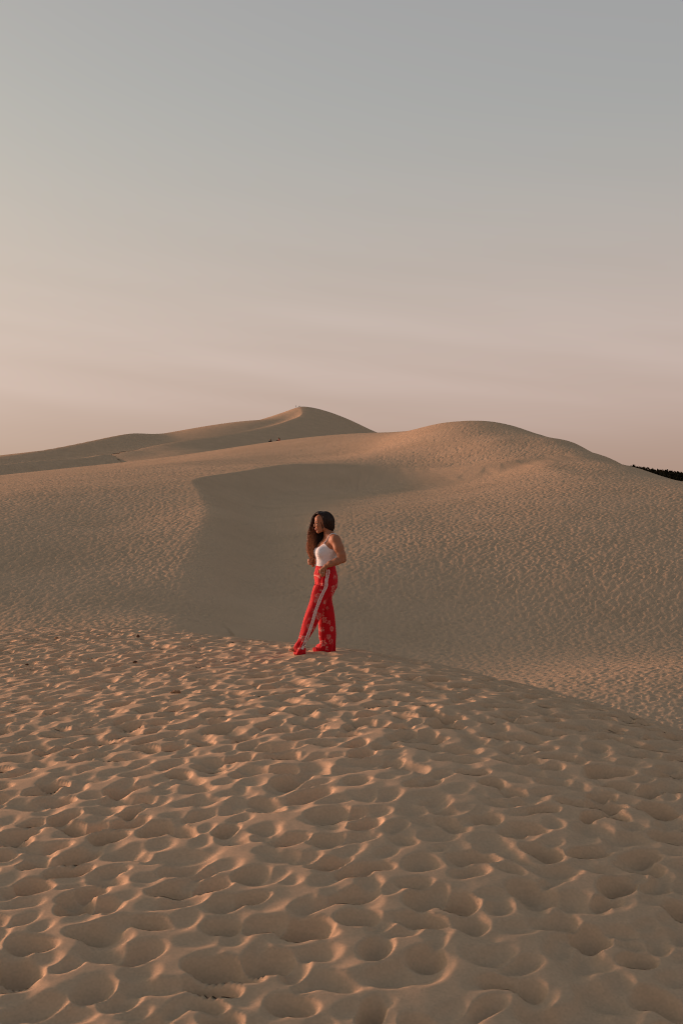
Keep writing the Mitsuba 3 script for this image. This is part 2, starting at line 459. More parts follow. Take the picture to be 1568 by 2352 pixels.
        return v, np.vstack([q[:, [0, 1, 2]], q[:, [0, 2, 3]]])


def tubes(paths, radii, sides=5):
    """Many tapering tubes in one mesh: paths (n, m, 3), radii (n, m)."""
    P_, r = np.asarray(paths, float), np.asarray(radii, float)
    n, m = P_.shape[:2]
    t = np.gradient(P_, axis=1)
    t /= np.maximum(np.linalg.norm(t, axis=2, keepdims=True), 1e-9)
    u = np.cross(t, [0.31, 0.83, 0.11])
    u /= np.maximum(np.linalg.norm(u, axis=2, keepdims=True), 1e-9)
    w = np.cross(t, u)
    a = np.arange(sides) * 2 * np.pi / sides
    v = P_[:, :, None] + r[:, :, None, None] * (np.cos(a)[None, None, :, None] * u[:, :, None] + np.sin(a)[None, None, :, None] * w[:, :, None])
    i = np.arange(n)[:, None, None] * m * sides + np.arange(m - 1)[None, :, None] * sides
    k = np.arange(sides)[None, None]
    q0, q1 = i + k, i + (k + 1) % sides
    f = np.stack([q0, q1, q1 + sides, q0 + sides], -1).reshape(-1, 4)
    return v.reshape(-1, 3), np.vstack([f[:, [0, 1, 2]], f[:, [0, 2, 3]]])


def join(*ms):
    vs, fs, k = [], [], 0
    for v, f in ms:
        vs.append(v)
        fs.append(np.asarray(f) + k)
        k += len(v)
    return np.vstack(vs), np.vstack(fs)


def curve(points, n):
    p = np.asarray(points, float)
    s = np.r_[0, np.cumsum(np.linalg.norm(np.diff(p, axis=0), axis=1))]
    return CubicSpline(s, p)(np.linspace(0, s[-1], n))


def put(name, mesh, bsdf, place=None, uv=None, label=None):
    v, f = mesh
    scene[name] = mikit.ply((v, f), bsdf, smooth=True, uv=uv, **({'to_world': place} if place is not None else {}))
    if label:
        labels[name] = {'label': label}



# ------------------------------------------------------------------ the woman
WX, WY = (735 - 784) / FPX * 13.75, 13.75
WZ = 0.004
def skin_color(p, n, uv):
    a = mikit.fbm(p.x * 30, p.y * 30, p.z * 30, octaves=2)
    return mikit.mix((0.30, 0.125, 0.068), (0.35, 0.15, 0.085), a)


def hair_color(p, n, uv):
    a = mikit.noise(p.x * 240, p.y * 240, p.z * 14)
    lit_edge = mikit.smoothstep(1.60, 1.25, p.z) * mikit.smoothstep(-0.02, -0.115, p.x - WX)  # sunlit outer edge of the front lock, painted into the hair colour
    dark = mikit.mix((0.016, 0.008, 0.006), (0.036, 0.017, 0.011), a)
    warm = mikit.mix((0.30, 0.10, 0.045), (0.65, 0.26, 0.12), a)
    return dark * (1 - lit_edge) + warm * lit_edge


def knit_color(p, n, uv):
    return mi.Color3f(0.67, 0.65, 0.68) * (0.95 + 0.05 * mikit.noise(p.x * 160, p.y * 160, p.z * 400))


BLOOMS = [  # the printed sprigs on the trousers: distance along the leg's girth, height, size
    (0.170, 0.895, 0.034, 0), (0.205, 0.800, 0.026, 1), (0.150, 0.755, 0.050, 1), (0.155, 0.695, 0.030, 0), (0.005, 0.812, 0.024, 1), (-0.03, 0.905, 0.024, 0), (-0.045, 0.665, 0.046, 1), (-0.075, 0.615, 0.028, 0),
    (0.035, 0.595, 0.034, 0), (-0.105, 0.492, 0.030, 0), (-0.035, 0.430, 0.050, 1), (-0.150, 0.305, 0.044, 1), (-0.095, 0.270, 0.036, 0), (-0.220, 0.165, 0.042, 1), (-0.26, 0.045, 0.030, 0), (-0.150, 0.40, 0.024, 0),
    (0.125, 0.515, 0.028, 0), (0.030, 0.498, 0.020, 0), (0.06, 0.445, 0.036, 1), (0.095, 0.370, 0.040, 1), (0.145, 0.335, 0.034, 0), (0.00, 0.325, 0.018, 0), (0.180, 0.262, 0.034, 1), (0.065, 0.250, 0.034, 0),
    (0.135, 0.170, 0.034, 1), (0.082, 0.085, 0.044, 1), (0.170, 0.105, 0.034, 0), (0.030, 0.165, 0.018, 0), (0.12, 0.02, 0.028, 0), (0.0, 0.06, 0.03, 1), (0.21, 0.66, 0.03, 1), (-0.02, 0.74, 0.018, 0)]


def print_color(p, n, uv):
    """Red crepe printed with small pale sprigs of flowers; uv is the cloth in metres."""
    x, z = uv.x, uv.y
    wx, wz = x + 0.022 * (mikit.noise(x * 60, z * 60, 1.0) - 0.5), z + 0.022 * (mikit.noise(x * 60, z * 60, 9.0) - 0.5)
    ink = mi.Float(0)
    for bx, bz, r, kind in BLOOMS:
        d = dr.sqrt(dr.square(wx - bx) + dr.square((wz - bz) * 0.85)) / r
        if kind:                                   # an open flower: ragged rings of petals
            a = dr.atan2(wz - bz, wx - bx)
            ring = dr.abs(d + 0.09 * dr.cos(6 * a + 40 * bx) - 0.62)
            g = mikit.smoothstep(0.17, 0.08, ring) + mikit.smoothstep(0.26, 0.14, d) + 0.6 * mikit.smoothstep(0.1, 0.04, dr.abs(d - 0.38))
        else:                                      # a bud and leaves
            g = mikit.smoothstep(0.95, 0.55, d) * mikit.smoothstep(0.40, 0.58, mikit.noise(x * 120 + 7 * bx, z * 90, 4.0))
        ink = dr.maximum(ink, dr.clip(g, 0, 1))
    ink = ink * (0.45 + 0.4 * mikit.noise(x * 220, z * 220, 2.0))
    weave = 0.94 + 0.10 * mikit.noise(x * 500, z * 120, 3.0)
    return mikit.mix((0.46, 0.005, 0.012), (0.58, 0.28, 0.24), ink) * weave


scene['skin'] = {'type': 'principled', 'base_color': mikit.proc(skin_color), 'roughness': 0.6, 'specular': 0.25}
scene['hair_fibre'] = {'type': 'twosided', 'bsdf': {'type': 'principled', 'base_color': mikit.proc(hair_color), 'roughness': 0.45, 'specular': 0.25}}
scene['white_knit'] = {'type': 'twosided', 'bsdf': {'type': 'principled', 'base_color': mikit.proc(knit_color), 'roughness': 0.9, 'sheen': 0.3}}
scene['red_print'] = {'type': 'twosided', 'bsdf': {'type': 'principled', 'base_color': mikit.proc(print_color), 'roughness': 0.85, 'specular': 0.2, 'sheen': 0.4}}
scene['white_tape'] = {'type': 'twosided', 'bsdf': {'type': 'diffuse', 'reflectance': {'type': 'rgb', 'value': [0.66, 0.60, 0.60]}}}
scene['dark_eye'] = {'type': 'principled', 'base_color': {'type': 'rgb', 'value': [0.03, 0.018, 0.014]}, 'roughness': 0.3}
scene['lip'] = {'type': 'principled', 'base_color': {'type': 'rgb', 'value': [0.36, 0.10, 0.08]}, 'roughness': 0.4}
scene['silver'] = {'type': 'roughconductor', 'material': 'Ag', 'alpha': 0.2}

TORSO = [(0.98, -0.05, 0.185, 0, 0.140), (1.03, -0.046, 0.178, 0, 0.128), (1.068, -0.046, 0.180, 0, 0.126), (1.13, -0.044, 0.192, 0, 0.132), (1.188, -0.040, 0.205, 0, 0.143), (1.245, -0.030, 0.210, 0, 0.150),
         (1.30, -0.004, 0.214, 0, 0.150), (1.35, 0.045, 0.208, 0, 0.120), (1.395, 0.075, 0.180, 0, 0.070)]
YAW = -0.30                                        # the chest turns a little towards the camera
HEAD = np.array([0.06, 0.0, 1.50])


def on_head(p):
    """The head turns a little towards the camera and bows."""
    q = np.asarray(p, float) - HEAD
    a = math.radians(13)
    q = np.array([math.cos(a) * q[0] - math.sin(a) * q[1], math.sin(a) * q[0] + math.cos(a) * q[1], q[2]])
    return q + HEAD


def woman_body():
    F = Field([-0.43, -0.30, -0.06], [0.37, 0.33, 1.70], 0.0042)
    F.stack(TORSO, grow=0.0, yaw=YAW)
    F.ball((0.016, -0.075, 1.186), (0.062, 0.068, 0.064), 0.05)
    F.ball((-0.016, 0.060, 1.188), (0.062, 0.068, 0.064), 0.05)
    # neck and shoulders
    F.bone((0.080, 0.0, 1.49), (0.118, 0.0, 1.37), 0.050, 0.058, 0.03)
    F.bone((0.120, -0.01, 1.395), (0.178, -0.150, 1.352), 0.046, 0.052, 0.04)
    F.bone((0.110, 0.01, 1.395), (0.075, 0.150, 1.350), 0.046, 0.052, 0.04)
    F.bone((0.065, -0.02, 1.335), (0.155, -0.145, 1.345), 0.014, 0.016, 0.03)
    # near arm
    F.chain([((0.192, -0.160, 1.338), 0.060), ((0.224, -0.184, 1.25), 0.058), ((0.258, -0.198, 1.16), 0.050), ((0.274, -0.200, 1.112), 0.040)], 0.025)
    F.chain([((0.272, -0.200, 1.108), 0.038), ((0.20, -0.222, 1.085), 0.041), ((0.125, -0.222, 1.058), 0.035), ((0.078, -0.214, 1.034), 0.026)], 0.02)
    # near hand, back to the camera, fingers down over the pocket
    kn = [(0.014, -0.216, 0.985), (0.031, -0.220, 0.974), (0.048, -0.218, 0.970), (0.063, -0.211, 0.972)]
    md = [(0.004, -0.219, 0.948), (0.020, -0.224, 0.934), (0.038, -0.221, 0.931), (0.056, -0.213, 0.941)]
    tp = [(0.012, -0.205, 0.924), (0.026, -0.207, 0.908), (0.042, -0.205, 0.906), (0.058, -0.199, 0.919)]
    for a, b, c in zip(kn, md, tp):
        F.bone((0.072, -0.214, 1.030), a, 0.020, 0.0115, 0.012)
        F.chain([(a, 0.0105), (b, 0.0092), (c, 0.0078)], 0.004)
    F.chain([((0.058, -0.208, 1.020), 0.016), ((0.018, -0.200, 1.003), 0.012), ((-0.008, -0.196, 0.975), 0.0095), ((-0.012, -0.190, 0.952), 0.008)], 0.008)
    # far arm, bent, the fist round the hair
    F.chain([((0.065, 0.160, 1.335), 0.056), ((0.040, 0.205, 1.22), 0.050), ((0.012, 0.215, 1.10), 0.040)], 0.025)
    F.chain([((0.012, 0.215, 1.10), 0.039), ((-0.045, 0.150, 1.075), 0.036), ((-0.098, 0.075, 1.068), 0.025)], 0.02)
    F.ball((-0.114, 0.050, 1.070), (0.022, 0.028, 0.038), 0.015)
    for j, z in enumerate((1.099, 1.081, 1.063, 1.046)):
        s_ = 0.004 * abs(j - 1)
        F.chain([((-0.122, 0.052, z), 0.011), ((-0.144 + s_, 0.028, z + 0.001), 0.0105), ((-0.136 + s_, 0.004, z - 0.001), 0.0095), ((-0.112, -0.004, z - 0.002), 0.0092), ((-0.097, 0.010, z - 0.003), 0.0085)], 0.003)
    F.chain([((-0.106, 0.055, 1.092), 0.013), ((-0.094, 0.030, 1.112), 0.0105), ((-0.086, 0.006, 1.106), 0.009)], 0.006)
    # legs (inside the trousers) and bare feet
    F.chain([((0.065, -0.03, 0.99), 0.09), ((0.055, -0.085, 0.84), 0.078), ((-0.078, -0.088, 0.47), 0.050), ((-0.12, -0.088, 0.36), 0.050), ((-0.228, -0.088, 0.085), 0.034)], 0.02)
    F.chain([((0.065, 0.03, 0.99), 0.09), ((0.075, 0.085, 0.84), 0.078), ((0.070, 0.088, 0.46), 0.050), ((0.085, 0.088, 0.35), 0.050), ((0.110, 0.088, 0.07), 0.034)], 0.02)
    F.bone((-0.222, -0.088, 0.035), (-0.232, -0.088, 0.09), 0.033, 0.034, 0.02)
    F.chain([((-0.232, -0.088, 0.055), 0.034), ((-0.300, -0.092, 0.030), 0.031), ((-0.352, -0.094, 0.016), 0.020)], 0.02)
    F.bone((-0.300, -0.072, 0.02), (-0.366, -0.074, 0.016), 0.018, 0.012, 0.01)
    for j in range(4):
        F.bone((-0.335, -0.086 - 0.012 * j, 0.014), (-0.362 + 0.007 * j, -0.089 - 0.013 * j, 0.012), 0.009, 0.0075, 0.005)
    F.chain([((0.110, 0.088, 0.04), 0.036), ((0.030, 0.088, 0.025), 0.032), ((-0.035, 0.088, 0.012), 0.020)], 0.02)
    # head
    h = on_head
    yaw = math.radians(13)
    F.ball(h((0.048, 0, 1.578)), (0.093, 0.074, 0.088), 0.02, yaw=yaw)
    F.ball(h((-0.004, 0, 1.515)), (0.057, 0.056, 0.085), 0.025, yaw=yaw)
    F.ball(h((-0.026, 0, 1.590)), (0.038, 0.055, 0.045), 0.025, yaw=yaw)
    for s_ in (-1, 1):
        F.bone(h((0.040, s_ * 0.050, 1.478)), h((-0.020, s_ * 0.014, 1.440)), 0.017, 0.015, 0.02)
        F.bone(h((-0.056, s_ * 0.014, 1.556)), h((-0.040, s_ * 0.046, 1.554)), 0.009, 0.008, 0.012)
        F.ball(h((-0.040, s_ * 0.040, 1.513)), (0.018, 0.016, 0.018), 0.02, yaw=yaw)
        F.ball(h((-0.064, s_ * 0.031, 1.540)), (0.016, 0.015, 0.010), 0.010, cut=True, yaw=yaw)
        F.ball(h((-0.042, s_ * 0.031, 1.540)), 0.0125, 0.002)
        F.ball(h((0.050, s_ * 0.068, 1.528)), (0.016, 0.008, 0.026), 0.006, yaw=yaw)
        F.ball(h((-0.060, s_ * 0.010, 1.503)), 0.0075, 0.008)
    F.ball(h((-0.026, 0, 1.438)), (0.019, 0.020, 0.016), 0.02)
    F.chain([(h((-0.056, 0, 1.552)), 0.008), (h((-0.066, 0, 1.522)), 0.0085), (h((-0.072, 0, 1.505)), 0.0105)], 0.012)
    F.ball(h((-0.052, 0, 1.474)), (0.014, 0.021, 0.0075), 0.008, yaw=yaw)
    F.ball(h((-0.049, 0, 1.461)), (0.013, 0.018, 0.0075), 0.006, yaw=yaw)
    F.bone(h((-0.060, -0.018, 1.4675)), h((-0.060, 0.018, 1.4675)), 0.0022, 0.0022, 0.004, cut=True)
    return F


TROUSER_HIP = [(0.66, -0.03, 0.150, 0, 0.150), (0.72, -0.055, 0.178, 0, 0.170), (0.78, -0.064, 0.208, 0, 0.182), (0.83, -0.066, 0.212, 0, 0.184), (0.88, -0.070, 0.210, 0, 0.182), (0.926, -0.072, 0.205, 0, 0.174), (0.98, -0.060, 0.193, 0, 0.155), (1.032, -0.051, 0.182, 0, 0.134)]
TROUSER_NEAR = [(-0.03, -0.318, -0.180, -0.088, 0.088), (0.015, -0.318, -0.180, -0.088, 0.088), (0.06, -0.312, -0.182, -0.088, 0.085), (0.149, -0.265, -0.140, -0.088, 0.080), (0.187, -0.250, -0.115, -0.088, 0.080), (0.263, -0.227, -0.063, -0.088, 0.082),
                (0.345, -0.205, -0.022, -0.088, 0.086), (0.427, -0.183, 0.020, -0.088, 0.090), (0.578, -0.134, 0.075, -0.090, 0.096), (0.705, -0.100, 0.125, -0.092, 0.096), (0.80, -0.066, 0.165, -0.092, 0.094)]
TROUSER_FAR = [(-0.03, -0.060, 0.180, 0.088, 0.088), (0.016, -0.074, 0.179, 0.088, 0.088), (0.05, -0.045, 0.182, 0.088, 0.086), (0.098, -0.008, 0.186, 0.088, 0.084), (0.161, -0.022, 0.190, 0.088, 0.082), (0.218, -0.024, 0.192, 0.088, 0.082), (0.357, -0.022, 0.188, 0.088, 0.084),
               (0.50, -0.020, 0.166, 0.088, 0.088), (0.629, -0.010, 0.145, 0.088, 0.094), (0.70, 0.0, 0.158, 0.088, 0.094), (0.78, 0.0, 0.205, 0.088, 0.094)]


def trousers():
    F = Field([-0.37, -0.24, -0.05], [0.26, 0.24, 1.06], 0.0042)
    F.stack(TROUSER_HIP)
    F.stack(TROUSER_NEAR, 0.018)
    G = Field([-0.37, -0.24, -0.05], [0.26, 0.24, 1.06], 0.0042)
    G.stack(TROUSER_FAR)
    F.f = smin(F.f, G.f, 0.012)
    x, y, z = np.meshgrid(*F.ax, indexing='ij', sparse=False)
    m = np.abs(F.f) < 0.04
    x, y, z = x[m], y[m], z[m]
    far_leg = sstep(-0.02, 0.03, y)
    lean = np.where(far_leg > 0.5, x, x + 0.52 * (0.8 - z) * (z < 0.8))       # along the slanting front leg
    n1 = meshkit.noise(np.stack([lean * 26, y * 22, z * 2.2], 1), 3) - 0.5
    n2 = meshkit.noise(np.stack([lean * 48 + z * 9, y * 40, z * 9 - lean * 14], 1), 8) - 0.5
    low = sstep(0.55, 0.1, z)
    hip = np.exp(-((z - 0.80) / 0.06) ** 2) + np.exp(-((z - 0.90) / 0.05) ** 2) * (x < 0.05)
    pleat = np.sin((lean * 95 + y * 40) + 3 * n1) * sstep(0.24, 0.02, z) * 0.0045
    F.f[m] -= 0.021 * n1 * (0.35 + 0.65 * low) + 0.012 * n2 * (0.35 + 0.25 * low + 0.7 * hip) + pleat
    return F


def tank_top():
    F = Field([-0.14, -0.20, 0.98], [0.26, 0.20, 1.33], 0.004)
    F.stack(TORSO, grow=0.004, yaw=YAW)
    F.ball((0.016, -0.075, 1.186), (0.067, 0.073, 0.069), 0.05)
    F.ball((-0.016, 0.060, 1.188), (0.067, 0.073, 0.069), 0.05)
    px = np.array([-0.14, -0.085, -0.056, -0.02, 0.012, 0.030, 0.038, 0.058, 0.085, 0.125, 0.16, 0.21, 0.30])
    pz = np.array([1.250, 1.248, 1.246, 1.266, 1.292, 1.300, 1.286, 1.256, 1.233, 1.226, 1.232, 1.228, 1.225])
    x, y, z = F.ax
    edge = np.interp(x, px, pz)
    XX = x[:, None] - 0.9 * YAW * y[None]                # the same line runs round both sides of the turned chest
    edge = np.interp(XX, px, pz)
    centre = np.exp(-(np.minimum(np.abs(y[None] + 0.0 * XX), 0.2) / 0.06) ** 2) * (XX < 0.06)
    edge = edge - 0.012 * centre
    f = smax(F.f, z[None, None, :] - edge[:, :, None], 0.004)
    F.f = np.maximum(f, 1.020 - z[None, None, :])
    return F


HERE = T().translate([WX, WY, WZ])
BODY, PANTS, TOP = woman_body(), trousers(), tank_top()
labels['person'] = {'label': 'woman with long dark hair in white tank top and red flowered trousers on the sand', 'category': 'person'}
put('person__body', BODY.mesh(0.6), 'skin', HERE)
pv, pf = PANTS.mesh(0.7)
put('person__trousers', (pv, pf), 'red_print', HERE, uv=np.stack([pv[:, 0] + 0.35 * (pv[:, 1] + 0.1) * (pv[:, 1] < 0.2), pv[:, 2]], 1), label='red wide-leg trousers printed with pale flowers')
put('person__tank_top', TOP.mesh(0.5), 'white_knit', HERE)

# straps of the top
for s_ in (-1, 1):
    base = [(0.030, -0.105, 1.298), (0.070, -0.112, 1.345), (0.112, -0.112, 1.392), (0.150, -0.110, 1.407), (0.190, -0.108, 1.392), (0.212, -0.095, 1.33), (0.214, -0.085, 1.245)]
    if s_ > 0:
        base = [(x - 0.062, -y - 0.005, z) for x, y, z in base[:1]] + [(x - 0.045, -y - 0.01, z) for x, y, z in base[1:]]
    line = curve(base, 40)
    mid_ = BODY.snap(line[2:-2], 0.0035)
    line = np.vstack([line[:1], mid_, line[-1:]])
    put('person__tank_top__strap' + ('' if s_ < 0 else '_001'), tubes([gaussian_filter(line, (1.5, 0))], [np.full(len(line), 0.0058)], 8), 'white_knit', HERE)


def c2(cx, cy):
    return cx * 0.0006316 - 0.4353, 1.1342 - 0.0006316 * cy


def ribbon(points, width):
    """A tape sewn on the near side of the trousers, through points given along the side of the leg."""
    q = curve([(*c2(*p), 0.0) for p in points], 110)[:, :2]
    t = np.gradient(q, axis=0)
    t /= np.linalg.norm(t, axis=1, keepdims=True)
    across = np.stack([-t[:, 1], t[:, 0]], 1)
    cols = []
    for w in (-0.5, -0.17, 0.17, 0.5):
        e = q + across * w * width
        ys = np.linspace(-0.235, 0.05, 140)
        pts = np.stack([np.repeat(e[:, 0], 140), np.tile(ys, len(e)), np.repeat(e[:, 1], 140)], 1)
        val = PANTS.value(pts).reshape(len(e), 140)
        hit = np.argmax(val < 0.0, axis=1)
        y = ys[hit]
        y = gaussian_filter(y, 2.0)
        p = np.stack([e[:, 0], y, e[:, 1]], 1)
        cols.append(p)
    P3 = np.stack(cols, 1)
    sh = P3.shape
    P3 = PANTS.snap(P3.reshape(-1, 3), 0.0030).reshape(sh)
    lower = PANTS.snap(P3.reshape(-1, 3), -0.001).reshape(sh)
    ring = np.concatenate([P3, lower[:, ::-1]], 1)
    n, k = ring.shape[:2]
    i = np.arange(n - 1)[:, None] * k
    j = np.arange(k)[None]
    f = np.stack([i + j, i + (j + 1) % k, i + k + (j + 1) % k, i + k + j], -1).reshape(-1, 4)
    return ring.reshape(-1, 3), np.vstack([f[:, [0, 1, 2]], f[:, [0, 2, 3]]])


put('person__trousers__stripe', ribbon([(826, 235), (808, 380), (798, 450), (788, 540), (720, 690), (658, 840), (606, 980), (556, 1140), (498, 1330), (440, 1480), (385, 1620), (338, 1738)], 0.0145), 'white_tape', HERE)
put('person__trousers__stripe_001', ribbon([(860, 232), (842, 380), (828, 450), (824, 540), (768, 665), (706, 810), (648, 950), (598, 1110), (538, 1310), (478, 1480), (418, 1640), (372, 1740)], 0.0135), 'white_tape', HERE)

# face
for s_, n_ in ((-1, ''), (1, '_001')):
    e = np.array([on_head((-0.0515 - 0.002 * math.cos(a), s_ * (0.031 + 0.015 * a), 1.5405 + 0.0035 * math.sin(a * 1.5))) for a in np.linspace(-1, 1, 15)])
    ball = trimesh.creation.icosphere(3, 1.0)
    v = ball.vertices * [0.006, 0.0125, 0.0055]
    put('person__eye' + n_, (np.array([on_head((-0.0508 + p[0], s_ * 0.032 + p[1] , 1.5395 + p[2])) for p in v]), ball.faces), 'dark_eye', HERE)
    b = BODY.snap(np.array([on_head((-0.068 + 0.022 * t_ ** 2, s_ * (0.014 + 0.034 * t_), 1.558 + 0.006 * math.sin(2.2 * t_))) for t_ in np.linspace(0, 1, 14)]), 0.0005)
    put('person__eyebrow' + n_, tubes([b], [0.0038 * np.sqrt(np.linspace(1, 0.15, 14))], 6), 'dark_eye', HERE)
lv = []
for zc, dz, dx in ((1.4745, 0.0068, -0.0545), (1.4605, 0.0072, -0.0515)):
    ball = trimesh.creation.icosphere(3, 1.0)
    v = ball.vertices * [0.0125, 0.0215, dz]
    lv.append((np.array([on_head((dx + p[0] + 9 * p[1] ** 2, p[1], zc + p[2])) for p in v]), np.asarray(ball.faces)))
put('person__lips', join(*lv), 'lip', HERE)

# hair: a cap on the skull, a fall down the back of the neck, and the long lock drawn over the far shoulder into the hand
rng = np.random.default_rng(7)


def hair():
    F = Field([-0.09, -0.14, 1.40], [0.20, 0.14, 1.71], 0.004)
    yaw = math.radians(13)
    F.ball(on_head((0.060, 0, 1.588)), (0.104, 0.088, 0.094), 0.02, yaw=yaw)
    F.ball(on_head((-0.012, 0, 1.628)), (0.052, 0.066, 0.052), 0.02, yaw=yaw)
    F.ball(on_head((0.050, -0.055, 1.535)), (0.045, 0.034, 0.055), 0.02, yaw=yaw)
    F.chain([(on_head((0.105, -0.02, 1.56)), 0.066), (on_head((0.120, -0.018, 1.50)), 0.050), (on_head((0.128, -0.012, 1.455)), 0.030)], 0.03)
    F.bone(on_head((0.085, 0.045, 1.55)), on_head((0.085, 0.055, 1.45)), 0.045, 0.035, 0.03)
    # the face stays free
    x, y, z = np.meshgrid(*F.ax, indexing='ij')
    a = math.radians(-13)
    hx = math.cos(a) * (x - HEAD[0]) - math.sin(a) * (y - HEAD[1])
    line = PchipInterpolator([1.38, 1.46, 1.49, 1.54, 1.60, 1.635, 1.66, 1.72], [0.05, 0.01, -0.018, -0.034, -0.042, -0.066, -0.12, -0.25])(z)
    F.f = smax(F.f, line - hx, 0.008)
    low = PchipInterpolator([-0.2, -0.03, 0.0, 0.04, 0.10, 0.2], [1.50, 1.495, 1.482, 1.462, 1.432, 1.425])(hx)
    F.f = smax(F.f, np.where(y < 0.02, low - z, -0.1), 0.010)
    m = np.abs(F.f) < 0.03
    F.f[m] -= 0.007 * (meshkit.noise(np.stack([x[m] * 60 + z[m] * 30, y[m] * 130, z[m] * 12], 1), 4) - 0.5)
    return F


CAP = hair()
paths, radii = [], []
OUT = curve([(0.020, 0.000, 1.682), (-0.030, 0.025, 1.674), (-0.070, 0.045, 1.640), (-0.100, 0.062, 1.560), (-0.122, 0.066, 1.475), (-0.130, 0.062, 1.420), (-0.126, 0.058, 1.360), (-0.134, 0.052, 1.260), (-0.122, 0.040, 1.170), (-0.100, 0.018, 1.090), (-0.092, 0.018, 1.045), (-0.094, 0.020, 0.990)], 30)
INN = curve([(0.040, 0.010, 1.680), (0.000, 0.060, 1.655), (-0.020, 0.088, 1.590), (-0.004, 0.098, 1.500), (0.034, 0.096, 1.420), (0.020, 0.086, 1.340), (-0.020, 0.072, 1.270), (-0.058, 0.056, 1.190), (-0.066, 0.040, 1.130), (-0.078, 0.014, 1.080), (-0.076, 0.018, 1.040), (-0.078, 0.022, 1.000)], 30)
tt = np.linspace(0, 1, 30)
for k in range(1100):
    s_ = rng.random() ** 1.15
    p = OUT * (1 - s_) + INN * s_
    amp = np.interp(tt, [0, 0.25, 0.6, 0.82, 0.9, 1], [0.002, 0.010, 0.014, 0.008, 0.005, 0.011])
    off = rng.normal(0, 1, 3) * [0.45, 1.2, 0.2]
    wav = 0.85 * np.sin(tt[:, None] * rng.uniform(5, 13) + rng.uniform(0, 6.3, 3))
    stray = 0.022 * rng.random() ** 6 * sstep(0.2, 0.6, tt) * sstep(1.0, 0.75, tt)
    p = p + amp[:, None] * (off + wav) - np.stack([stray, 0 * tt, 0 * tt], 1)
    end = rng.uniform(0.93, 1.0)
    paths.append(curve(p[: int(29 * end) + 1], 30))
    radii.append(rng.uniform(0.0011, 0.0026) * np.interp(tt, [0, 0.08, 0.75, 1], [0.7, 1, 1, 0.25]))
BACK = [[(0.050, -0.005, 1.684), (0.050, -0.055, 1.662), (0.048, -0.086, 1.600), (0.062, -0.088, 1.540), (0.090, -0.075, 1.490), (0.125, -0.055, 1.450)],
        [(0.070, 0.000, 1.686), (0.110, -0.045, 1.660), (0.140, -0.065, 1.600), (0.148, -0.066, 1.540), (0.152, -0.055, 1.480), (0.158, -0.040, 1.430)],
        [(0.080, 0.005, 1.684), (0.135, -0.010, 1.655), (0.162, -0.020, 1.590), (0.165, -0.020, 1.530), (0.160, -0.015, 1.470), (0.158, -0.010, 1.420)],
        [(0.030, 0.000, 1.682), (0.008, -0.040, 1.662), (0.010, -0.078, 1.610), (0.030, -0.086, 1.550), (0.052, -0.080, 1.505), (0.085, -0.068, 1.470)]]
G4 = [curve(b, 30) for b in BACK]
for k in range(520):
    a = rng.dirichlet([0.6, 0.6, 0.6, 0.6])
    p = sum(w * g for w, g in zip(a, G4))
    p[:26] = CAP.snap(p[:26], rng.uniform(-0.001, 0.003))
    p = gaussian_filter(p, (1.2, 0)) + rng.normal(0, 0.0012, 3)
    n_ = int(rng.uniform(23, 30))
    paths.append(curve(p[:n_], 30))
    radii.append(rng.uniform(0.0010, 0.0020) * np.interp(tt, [0, 0.08, 0.8, 1], [0.6, 1, 1, 0.3]))
SIDE = curve([(0.008, -0.070, 1.56), (0.026, -0.074, 1.51), (0.034, -0.064, 1.465), (0.030, -0.056, 1.435)], 30)
for k in range(7):
    paths.append(SIDE + rng.normal(0, 0.0025, 3) + 0.002 * np.sin(tt[:, None] * 6 + rng.uniform(0, 6, 3)))
    radii.append(0.0012 * np.interp(tt, [0, 0.7, 1], [1, 0.8, 0.2]))
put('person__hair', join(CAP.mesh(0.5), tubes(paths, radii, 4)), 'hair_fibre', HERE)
# a ring on the near hand
ring = trimesh.creation.torus(0.0112, 0.0016, 24, 10)
put('person__ring', (ring.vertices + [0.034, -0.221, 0.956], ring.faces), 'silver', HERE)


# ------------------------------------------------------------------ the far people, small as they are: one body mesh each, clothes and hair as parts
def flat(rgb, rough=0.8):
    key = 'cloth_' + '_'.join(str(int(c * 1000)) for c in rgb)
    scene[key] = {'type': 'principled', 'base_color': {'type': 'rgb', 'value': list(rgb)}, 'roughness': rough}
    return key


